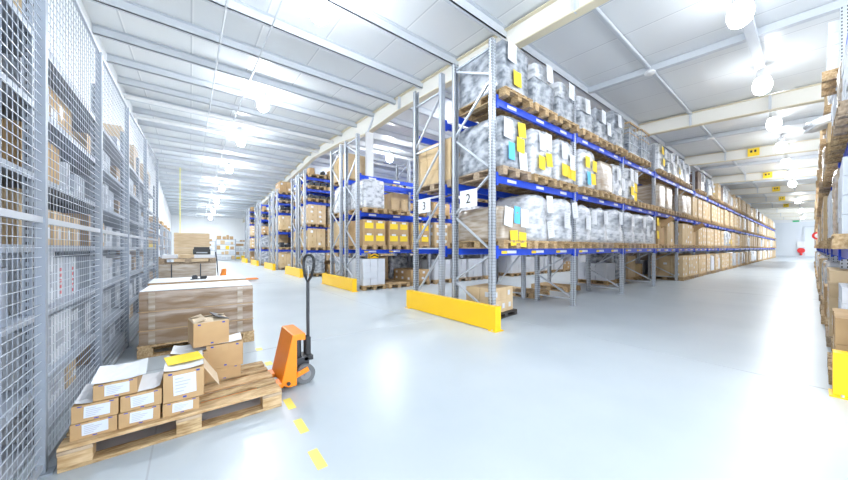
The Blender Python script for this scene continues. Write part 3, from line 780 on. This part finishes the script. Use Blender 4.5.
for u in range(6):
    for L in range(7):
        seq = PLAN.get((u, L))
        if seq is None:
            if u < 3: continue
            r_ = random.Random(u * 11 + L); seq = [(r_.choice('cpwwdc'), r_.choice([.35, .45, .5]), r_.choice([.24, .3, .36])) for _ in range(3)]
            if L == 6 and u >= 4: seq = [('p', .6, .62), ('p', .5, .55)]
            if L == 6 and u == 3: seq = [('d', .5, .3), ('p', .7, .62)]
        y = SY[u] + .07; r_ = random.Random(u * 7 + L)
        for q, (kd, w_, h_) in enumerate(seq):
            if y + w_ > SY[u + 1] - .06: break
            cat, ds = KD[kd]
            tag(link('storage_' + cat, shelfbox(kd, w_ - .01, .45, h_), None, (SX0 - .03 - r_.uniform(0, .06), y, SHZ[L] + .001)),
                '%s, %s shelf of the %s behind mesh, %s along' % (ds, LNM[L], unN[u], OB[q]), cat, 'goods on the %s shelf of the %s' % (LNM[L], unN[u]))
            y += w_ + r_.uniform(.005, .03)

# ------------------------------------------------------------------ foreground pallet (long side towards the camera)
P0 = thing('pallet', 'worn wooden pallet holding the loose open cartons beside the mesh', 'pallet', (-.012, 3.06, 0), R(.8))
def part(name, mb, mats, parent, loc=(0, 0, 0), bv=.003, rot=None):
    o = link(name, mb.mesh(name, mats), parent, loc, 0, rot)
    if bv: bevel(o, bv)
    return o
rr_ = random.Random(4)
wv = ['wood2', 'wood', 'wood2', 'wood', 'wood']
for i in range(5):
    y = -.33 + i * .165
    part('deck_board', MB().box(-.6, -.042 - .023 * (i % 2 == 0), -.011, .6, .042 + .023 * (i % 2 == 0), .011), [wv[i]], P0, (rr_.uniform(-.004, .004), y, .133))
for x in (-.53, 0, .53): part('cross_board', MB().box(-.0725, -.4, 0, .0725, .4, .022), ['wood3'], P0, (x, 0, .0995))
for x in (-.53, 0, .53):
    for y in (-.345, 0, .345): part('block', MB().box(-.07, -.05, 0, .07, .05, .077), ['wood2' if x else 'wood'], P0, (x, y, .0222))
for y in (-.345, 0, .345): part('bottom_board', MB().box(-.6, -.05, 0, .6, .05, .022), ['wood'], P0, (0, y, 0))

# cartons of the pallet
def fcarton(name, label, x, y, z, w, d, h, rz=0, lidpaper=None, frontlabel=True, marks=True, mats='board', openlid=False, group='cartons on the foreground pallet', sideflap=False):
    t = thing(name, label, 'carton', (x, y, z), R(rz), group)
    b = MB()
    if openlid:
        th = .004
        b.box(-w / 2, 0, 0, w / 2, th, h).box(-w / 2, d - th, 0, w / 2, d, h).box(-w / 2, th, 0, -w / 2 + th, d - th, h).box(w / 2 - th, th, 0, w / 2, d - th, h).box(-w / 2 + th, th, 0, w / 2 - th, d - th, h * .6)
    else:
        b.box(-w / 2, 0, 0, w / 2, d, h)
    part('carton_body', b, [mats], t, bv=.003)
    if not openlid:
        link('parcel_tape', MB().box(-.022, .0, h, .022, d, h + .0012).box(-.022, -.0012, h * .72, .022, 0, h + .0012).mesh('parcel_tape', ['tapeb']), t)
    if frontlabel:
        lw, lh = w * .56, h * .68
        l_ = link('shipping_label', MB().box(-lw / 2, -.0016, h * .2, lw / 2, 0, h * .2 + lh).mesh('shipping_label', ['label']), t, (w * .03, -.0006, 0), rot=(0, R(rr_.uniform(-3, 3)), 0))
        q = MB()
        for k in range(5):
            zz = h * .2 + lh * (.15 + .16 * k); q.box(-lw * .42, -.0026, zz, lw * (-.05 + .4 * ((k * 5) % 4) / 4), -.0016, zz + lh * .05)
        link('label_print', q.mesh('label_print', ['print']), l_)
    if marks:
        for sx, sz in ((-.38, .9), (.3, .9), (-.03, .07)): link('ink_mark', MB().box(w * sx, -.0014, h * sz, w * sx + .02, 0, h * sz + h * .06).mesh('ink_mark', ['bprint']), t)
    if lidpaper:
        c, lw, ld, dx, dy, rz_ = lidpaper
        q = MB(); n = 6; V = []; F = []
        for i in range(n + 1):
            for j in range(n + 1):
                u, v_ = i / n - .5, j / n - .5
                V.append((u * lw, v_ * ld, .004 + .012 * abs(noise.noise((u * 3 + x, v_ * 3 + y, z * 5))) + .012 * (abs(u) * 2) ** 3))
        for i in range(n):
            for j in range(n): F.append((i * (n + 1) + j, (i + 1) * (n + 1) + j, (i + 1) * (n + 1) + j + 1, i * (n + 1) + j + 1))
        k0 = len(V); V += [(a, b_, c_ - .0015) for a, b_, c_ in V]; F += [tuple(k0 + e_ for e_ in f)[::-1] for f in F]
        link('top_sheet' if c == 'paper' else 'yellow_sheet', q.add(V, F).mesh('top_sheet', [c]), t, (dx, d / 2 + dy, h + .001), R(rz_))
    return t
GD = 'on the foreground pallet'
Y0 = 2.70; H1 = .146
fcarton('carton', 'flat labelled carton, bottom row of the foreground pallet, nearest the mesh', -.468, Y0, H1, .20, .36, .098)
fcarton('carton', 'flat labelled carton, bottom row of the foreground pallet, middle of three', -.262, Y0, H1, .20, .36, .098)
fcarton('carton', 'flat labelled carton under the tall carton with the yellow sheet', -.05, Y0, H1, .20, .36, .088)
fcarton('carton', 'flat labelled carton, second layer, nearest the mesh, white sheet on top', -.462, Y0, H1 + .101, .20, .36, .102, lidpaper=('paper', .19, .34, 0, 0, 2))
fcarton('carton', 'flat labelled carton, second layer, between the mesh-side one and the tall one', -.254, Y0, H1 + .101, .20, .36, .102, lidpaper=('paper', .19, .33, 0, 0, -2))
fcarton('carton', 'flat labelled carton, highest of the mesh-side stack, covered by a big white sheet', -.375, Y0 + .01, H1 + .207, .20, .36, .098, rz=1, lidpaper=('paper', .25, .37, .01, .0, 2))
tc_ = fcarton('tall_carton', 'taller carton with yellow sheet on its top and an open side flap', -.035, Y0, H1 + .092, .225, .36, .205, lidpaper=('paper', .22, .35, 0, 0, 0))
link('yellow_sheet', MB().box(-.11, -.11, 0, .10, .11, .0015).mesh('yellow_sheet', ['ypaper']), tc_, (.0, .22, .228), R(9))
part('side_flap', MB().bar((0, .0, 0), (.09, .0, -.15), .26, .004, up=(1, 0, 1)), ['boardin'], tc_, (.116, .16, .185), bv=0)
# the back stack
fcarton('carton', 'low carton with a white sheet behind the tall one, blue marks', -.02, 3.14, H1 + .005, .26, .28, .13, rz=-2, frontlabel=False)
fcarton('carton', 'carton with white paper top, left side of the back stack of the foreground pallet'.replace('left side', 'mesh side'), -.01, 3.15, H1 + .137, .26, .28, .14, rz=-3, lidpaper=('paper', .24, .26, 0, 0, 0), frontlabel=False)
fcarton('carton', 'bottom carton of the back stack, standing on the bare pallet boards', .235, 3.17, H1, .25, .27, .105, rz=-2, frontlabel=False)
fcarton('carton', 'middle carton of the back stack with white paper on its top', .24, 3.16, H1 + .107, .27, .28, .205, rz=-4, lidpaper=('paper', .25, .26, 0, 0, 0), frontlabel=False)
oc = fcarton('open_carton', 'open carton with torn raised flaps, topmost of the back stack', .145, 3.17, H1 + .318, .255, .27, .20, rz=8, openlid=True, frontlabel=False)
part('flap', MB().bar((0, 0, 0), (0, .13, .018), .24, .004), ['boardin'], oc, (0, .0, .202), bv=0)
part('flap', MB().bar((0, 0, 0), (0, -.12, .03), .24, .004), ['boardin'], oc, (0, .268, .202), bv=0)
part('flap', MB().bar((0, 0, 0), (-.10, 0, .035), .25, .004), ['dark'], oc, (.13, .135, .206), bv=0)
part('flap', MB().bar((0, 0, 0), (.09, 0, .028), .25, .004), ['boardin'], oc, (-.126, .135, .204), bv=0)

# pallet jack
J = thing('pallet_jack', 'orange hand pallet jack with black handle, pushed under the foreground pallet', 'pallet jack', (0, 0, 0))
part('head_frame', MB().prism([(.64, .075), (.70, .035), (.775, .035), (.775, .45), (.85, .44), (.85, .505), (.735, .505)], 2.90, 3.32), ['orange'], J, bv=.008)
part('fork', MB().box(-.42, 2.90, .05, .66, 3.04, .088).box(-.5, 2.93, .055, -.42, 3.01, .08), ['orange'], J, bv=.006)
part('fork', MB().box(-.42, 3.18, .05, .66, 3.32, .088).box(-.5, 3.21, .055, -.42, 3.29, .08), ['orange'], J, bv=.006)
part('hydraulic_pump', MB().cyl((.83, 3.1, .16), (.83, 3.1, .47), .035, 16).cyl((.83, 3.1, .42), (.83, 3.1, .50), .022, 12).box(.79, 3.02, .14, .92, 3.18, .24), ['dark'], J, bv=.004)
part('tiller_base', MB().box(.87, 3.02, .20, .96, 3.18, .245).box(.90, 3.05, .24, .945, 3.07, .42).box(.90, 3.13, .24, .945, 3.15, .42), ['black'], J, bv=.004)
for y in (2.965, 3.165):
    w_ = part('steer_wheel', MB().cyl((.87, y, .092), (.87, y + .05, .092), .092, 28), ['rubber'], J, bv=.006)
    part('wheel_hub', MB().cyl((.87, y - .004, .092), (.87, y + .054, .092), .05, 20).cyl((.87, y - .012, .092), (.87, y + .06, .092), .016, 10), ['purlin2'], w_, bv=.002)
part('steering_link', MB().bar((.75, 2.945, .10), (.89, 2.945, .15), .012, .045).cyl((.80, 2.93, .125), (.80, 2.955, .125), .018, 12), ['orange'], J, bv=.003)
part('axle_bolt', MB().cyl((.70, 2.885, .075), (.70, 2.90, .075), .016, 12), ['dark'], J, bv=0)
hy = 3.1
def arc_pts():
    P = [(.925, hy, .96)]
    pts = [(-.0, .96), (-.055, 1.03), (-.075, 1.10), (-.08, 1.16), (-.065, 1.205), (-.03, 1.23), (.03, 1.23), (.065, 1.205), (.08, 1.16), (.075, 1.10), (.055, 1.03), (0, .96)]
    return [(.93 + .012 * (p[1] - .96) / .27 + p[0] * .25, hy - p[0] * 1.25, p[1]) for p in pts]
hd = part('tiller_handle', MB().tube([(.935, hy, .24), (.93, hy, .60), (.93, hy, .97)], .016, 12), ['dark'], J, bv=0)
part('grip_loop', MB().tube(arc_pts(), .0135, 10), ['black'], hd, bv=0)
part('control_lever', MB().tube([(.93, hy, .98), (.935, hy, 1.08), (.935, hy + .02, 1.12)], .006, 6), ['steel'], hd, bv=0)
for x, y in ((.635, 2.675), (.62, 2.29), (.60, 1.87)):
    struct('floor_marking', MB().box(x - .012, y - .10, .0002, x + .048, y + .10, .0014).mesh('floor_marking', ['tape']))
for (x0, y0) in ((.66, 3.75), (.66, 4.35)):
    struct('floor_marking', MB().box(x0, y0 - .06, .0002, x0 + .07, y0 + .06, .0014).mesh('floor_marking', ['tape']))

# ------------------------------------------------------------------ wrapped cartons behind the foreground
def long_pallet(label, x, y, rz, wood='wood2'):
    o = link('pallet', PAL[1 if wood == 'wood2' else 0], None, (x, y, 0), R(90 + rz)); return tag(o, label, 'pallet')
RZ2 = -2.2
long_pallet('clean wooden pallet under the three wide brown wrapped cartons', .12, 5.20, RZ2)
def widebox(h, seed): return rbox(1.18, .78, h, seed, .003, .02, n=8, nz=5)
zz = .146
for i, (h, lab) in enumerate(((.165, 'lowest of three wide brown film-wrapped cartons behind the foreground pallet'), (.215, 'middle of three wide brown film-wrapped cartons behind the foreground pallet'), (.235, 'topmost of three wide brown film-wrapped cartons with a pale lid'))):
    o = tag(link('wrapped_carton', widebox(h, 60 + i).mesh('wrapped_carton', ['wrapb']), None, (.12, 5.20, zz), R(RZ2)), lab, 'carton', 'wide wrapped cartons behind the foreground')
    if i == 2:
        link('lid', MB().box(-.58, -.38, 0, .58, .38, .004).mesh('lid', ['paper']), o, (0, 0, h + .004))
    else: link('edge_strip', MB().box(-.592, -.392, 0, .592, .392, .008).mesh('edge_strip', ['board']), o, (0, 0, h + .0005))
    for x in (-.5, .4): link('tape_band', MB().box(x, -.398, .01, x + .06, -.394, h - .01).mesh('tape_band', ['wrapt']), o)
    zz += h + .009
long_pallet('wooden pallet mostly hidden behind the wide brown wrapped cartons', .13, 6.12, -1)
o = tag(link('lidded_carton', rbox(1.18, .78, .62, 71, .003, .02, n=6, nz=5).mesh('lidded_carton', ['wrapb']), None, (.13, 6.12, .146), R(-1)), 'wide low carton with a bright white lid just behind the wrapped cartons', 'carton')
link('lid', MB().box(-.6, -.4, 0, .6, .4, .03, 0).box(-.6, -.4, .03, .6, .4, .036, 1).mesh('lid', ['board', 'paper']), o, (0, 0, .622))
tg = thing('tape_dispenser', 'small black tape dispenser lying on the white lid', 'tape dispenser', (.10, 5.98, .805), R(20))
link('tape_roll', MB().cyl((-.05, -.02, .035), (-.05, .02, .035), .035, 16).mesh('tape_roll', ['dark']), tg); link('dispenser_frame', MB().box(-.1, -.025, 0, .1, .025, .012).box(.03, -.02, .012, .11, .02, .05).mesh('dispenser_frame', ['black']), tg)
# third load farther back
long_pallet('pallet under the strapped tan load, farther along the cross aisle', -.05, 10.35, 0, 'wood')
o = tag(link('strapped_load', rbox(1.22, .8, .74, 73, .004, .02, n=6, nz=6).mesh('strapped_load', ['wrapt']), None, (-.05, 10.35, .146)), 'tan wrapped load with two dark straps and a printer on it', 'wrapped load')
for x in (-.33, .26): link('strap', MB().box(x - .012, -.415, .0, x + .012, -.409, .74).mesh('strap', ['dark']), o)
tag(link('pallet', PAL[2], None, (-.05, 10.35, .89), R(90)), 'greyed pallet lying on top of the strapped tan load', 'pallet')
for x, w_, mm, lb in ((-.42, .3, 'paper', 'flat white box on the greyed upper pallet, mesh side'), (-.1, .22, 'board2', 'flat tan box on the greyed upper pallet'), (.3, .44, 'paper', 'flat white box under the black printer')):
    tag(link('flat_box', MB().box(-w_ / 2, -.3, 0, w_ / 2, .3, .09).mesh('flat_box', [mm]), None, (x, 10.3, 1.035)), lb, 'box')
pr_ = thing('printer', 'black desktop printer standing on the pallet load', 'printer', (.24, 10.2, 1.126))
link('printer_body', MB().box(-.19, -.15, 0, .19, .15, .14).box(-.17, -.13, .14, .17, .13, .20).mesh('printer_body', ['black']), pr_)
link('output_tray', MB().add([(-.12, -.155, .03), (.12, -.155, .03), (.12, -.20, .05), (-.12, -.20, .05), (-.12, -.155, .045), (.12, -.155, .045), (.12, -.20, .065), (-.12, -.20, .065)], [(0, 1, 2, 3), (4, 5, 6, 7), (0, 1, 5, 4), (2, 3, 7, 6), (0, 3, 7, 4), (1, 2, 6, 5)]).mesh('output_tray', ['whitebox']), pr_)
# wooden crates at the back
def crate(h):
    t = MB(); t.box(-.5, -.4, 0, .5, .4, h - .01)
    for k in range(3): t.box(-.52, -.42, h * k / 3 + .01, .52, -.40, h * (k + 1) / 3 - .005)
    for x in (-.46, 0, .42): t.box(x, -.435, 0, x + .05, -.42, h, 0)
    return t
cz = .146
long_pallet('pallet under the stacked wooden crates at the back', .05, 14.3, 0)
for i, h in enumerate((.55, .6, .55)):
    tag(link('wooden_crate', crate(h).mesh('crate', ['cratewood']), None, (.05, 14.3, cz)), 'pale wooden crate in the stack behind the printer, %s one' % ['lowest', 'middle', 'topmost'][i], 'crate', 'stacked wooden crates')
    cz += h + .002
# second pallet jack
J2 = thing('pallet_jack', 'small orange pallet jack far along the cross aisle beside the tan load', 'pallet jack', (.95, 13.8, 0))
link('head_frame', MB().prism([(-.1, .05), (.12, .05), (.12, .52), (-.0, .52)], -.25, .2).mesh('head_frame', ['orange']), J2)
for y in (-.22, .05): link('fork', MB().box(.12, y, .05, 1.2, y + .14, .09).mesh('fork', ['orange']), J2)
link('tiller_handle', MB().tube([(-.12, 0, .2), (-.16, 0, .8), (-.2, 0, 1.15)], .02, 8).mesh('tiller_handle', ['dark']), J2)
link('steer_wheel', MB().cyl((-.08, -.1, .09), (-.08, .1, .09), .09, 16).mesh('steer_wheel', ['rubber']), J2)
# yellow hanging cord
tag(link('hanging_cord', MB().cyl((-.47, 22, 2.1), (-.47, 22, roofz(22) - .1), .016, 8).box(-.5, 21.97, 2.0, -.44, 22.03, 2.12).mesh('hanging_cord', ['cordy'])), 'thin bright yellow cord hanging from the roof above the crates', 'cord')

# shelving along the far walls
def back_unit(x, y, rz, w_, h_, n, label, seed, toph=.0, prob='cpwd', dense=.8):
    un = thing('shelving_unit', label, 'shelving unit', (x, y, 0), rz, None)
    for a in (0, w_):
        for b in (0, .45): link('upright', MB().box(a - .025, b - .025, 0, a + .025, b + .025, h_).mesh('upright', ['shelfsteel']), un)
    zs = [.1 + (h_ - .15) * k / (n - 1) for k in range(n)]
    for z in zs: link('shelf', MB().box(.026, -.02, z - .04, w_ - .026, .47, z).mesh('shelf', ['shelfsteel']), un)
    r_ = random.Random(seed)
    Mx = Matrix.Translation((x, y, 0)) @ Matrix.Rotation(rz, 4, 'Z')
    for k, z in enumerate(zs):
        a = .05
        while a < w_ - .35:
            ww = r_.choice([.22, .3, .38, .3]); hh = (zs[1] - zs[0]) * r_.uniform(.45, .8) if k < n - 1 else toph * r_.uniform(.6, 1.1)
            if hh > .05 and r_.random() < dense and a + ww < w_ - .04:
                kd = r_.choice(prob) if k < n - 1 else 'c'
                me = MB().box(0, 0, 0, ww - .01, .4, hh)
                p = Mx @ Vector((a, .02, z + .001))
                ds = {'c': 'brown carton', 'p': 'pale carton', 'w': 'white box', 'd': 'grey bin', 'y': 'yellow bin'}[kd]
                lab = 'small %s on %s' % (ds, label.split(',')[-1].strip())
                tag(link('storage_box', me.mesh('storage_box', [{'c': 'board', 'p': 'board2', 'w': 'whitebox', 'd': 'purlin', 'y': 'ypaper'}[kd]]), None, p, rz), lab, 'box', 'small %ss on %s' % (ds, label.split(',')[-1].strip()))
            a += ww + r_.uniform(.01, .15)
for i, (x, y) in enumerate(((.35, 38.3), (2.1, 37.6), (3.85, 38.1), (5.5, 37.4))):
    back_unit(x, y, 0, 1.7, 2.25 if i % 2 else 2.05, 5, 'grey shelving by the far wall, the %s far grey shelving unit from the crates' % o1[i], 500 + i, .5 if i % 2 else .25, 'cpwddy')
for i, y in enumerate((15.8, 18.6, 21.4, 24.2)):
    back_unit(-1.02, y, R(90), 1.6, 2.35, 6, 'blue-grey shelving on the wall past the mesh, the %s wall-side shelving unit' % o1[i], 600 + i, .25, 'cwdd', .75)
tag(link('yellow_panel', MB().box(-.15, 0, 0, .15, .02, .2).mesh('yellow_panel', ['ypaper']), None, (-1.2, 15.753, 1.25)), 'yellow rectangle sign on the wall-side shelving past the mesh', 'sign')

# right-hand far wall: fire point
fp = thing('fire_point', 'red and white fire point fixed to the far end wall', 'fire point', (XW1 - .08, .95, 0))
link('back_plate', MB().box(0, -.35, 1.4, .05, .35, 2.2).mesh('back_plate', ['white']), fp)
link('hose_reel', MB().cyl((-.12, 0, .95), (0.02, 0, .95), .36, 20).mesh('hose_reel', ['red']), fp)
link('nozzle', MB().cyl((-.05, 0, .3), (-.05, 0, .56), .12, 10).mesh('nozzle', ['red']), fp)
rs = thing('round_sign', 'round red and white sign hanging on the rack cut by the picture edge', 'sign', (24.2, -.18, 1.9))
link('sign_ring', MB().cyl((0, 0, 0), (.03, 0, 0), .19, 24).mesh('sign_ring', ['red']), rs)
link('sign_face', MB().cyl((-.006, 0, 0), (-.001, 0, 0), .11, 20).mesh('sign_face', ['white']), rs)
rs.rotation_euler = (0, 0, 0)
tag(link('exit_sign', MB().box(0, -.3, 0, .04, .3, .22).mesh('exit_sign', ['green']), None, (XW1 - .07, 1.4, 5.0)), 'tiny green sign high on the far end wall', 'sign')

# ------------------------------------------------------------------ pallets that show smallest become one mass
bpy.context.view_layer.update()
dg = bpy.context.evaluated_depsgraph_get()
org = Vector((0, 0, CAMH))
def score(o):
    hits = 0
    for lx in (-.35, -.17, .17, .35):
        for ly, lz in ((-.6, .11), (-.2, .13), (.3, .13), (.6, .1)):
            p = o.matrix_world @ Vector((lx, ly, lz)); d_ = p - org; L = d_.length; d_.normalize(); st = org.copy()
            for hop in range(4):
                ok, loc, nrm, idx, ob, mx = bpy.context.scene.ray_cast(dg, st, d_, distance=L + .3)
                if not ok: break
                if ob.name == o.name: hits += 1; break
                if ob.name.startswith(('mesh_panel',)): st = loc + d_ * .01; continue
                break
    return hits / (L * L)
PLIST.sort(key=lambda o: (-score(o), o.location.length))
rest = PLIST[255:]
t = MB()
for o in rest:
    t.T = o.matrix_world.copy()
    t.box(-.4, -.6, .122, .4, .6, .144)
    for x in (-.345, 0, .345):
        t.box(x - .05, -.6, 0, x + .05, .6, .02)
        for y in (-.53, 0, .53): t.box(x - .055, y - .07, .02, x + .055, y + .07, .122)
for o in rest: D.objects.remove(o)
o = link('distant_pallets', t.mesh('distant_pallets', ['wood2']))
tag(o, 'the many tiny wooden pallets under goods deep in the racks and far along them', 'pallets', 'distant pallets')
o['kind'] = 'stuff'

# ------------------------------------------------------------------ light
wd = D.worlds.new('world'); bpy.context.scene.world = wd; wd.use_nodes = True
wd.node_tree.nodes['Background'].inputs[0].default_value = (.90, .95, 1.0, 1)
wd.node_tree.nodes['Background'].inputs[1].default_value = 2.7
for k_, v_ in ALL_LABELS.items():
    if len(v_) > 1 and (None in v_ or len(set(v_)) > 1): print('DUP LABEL', k_, len(v_))
    if not 4 <= len(k_.replace('-', ' ').split()) <= 16: print('LABEL LEN', len(k_.split()), k_)
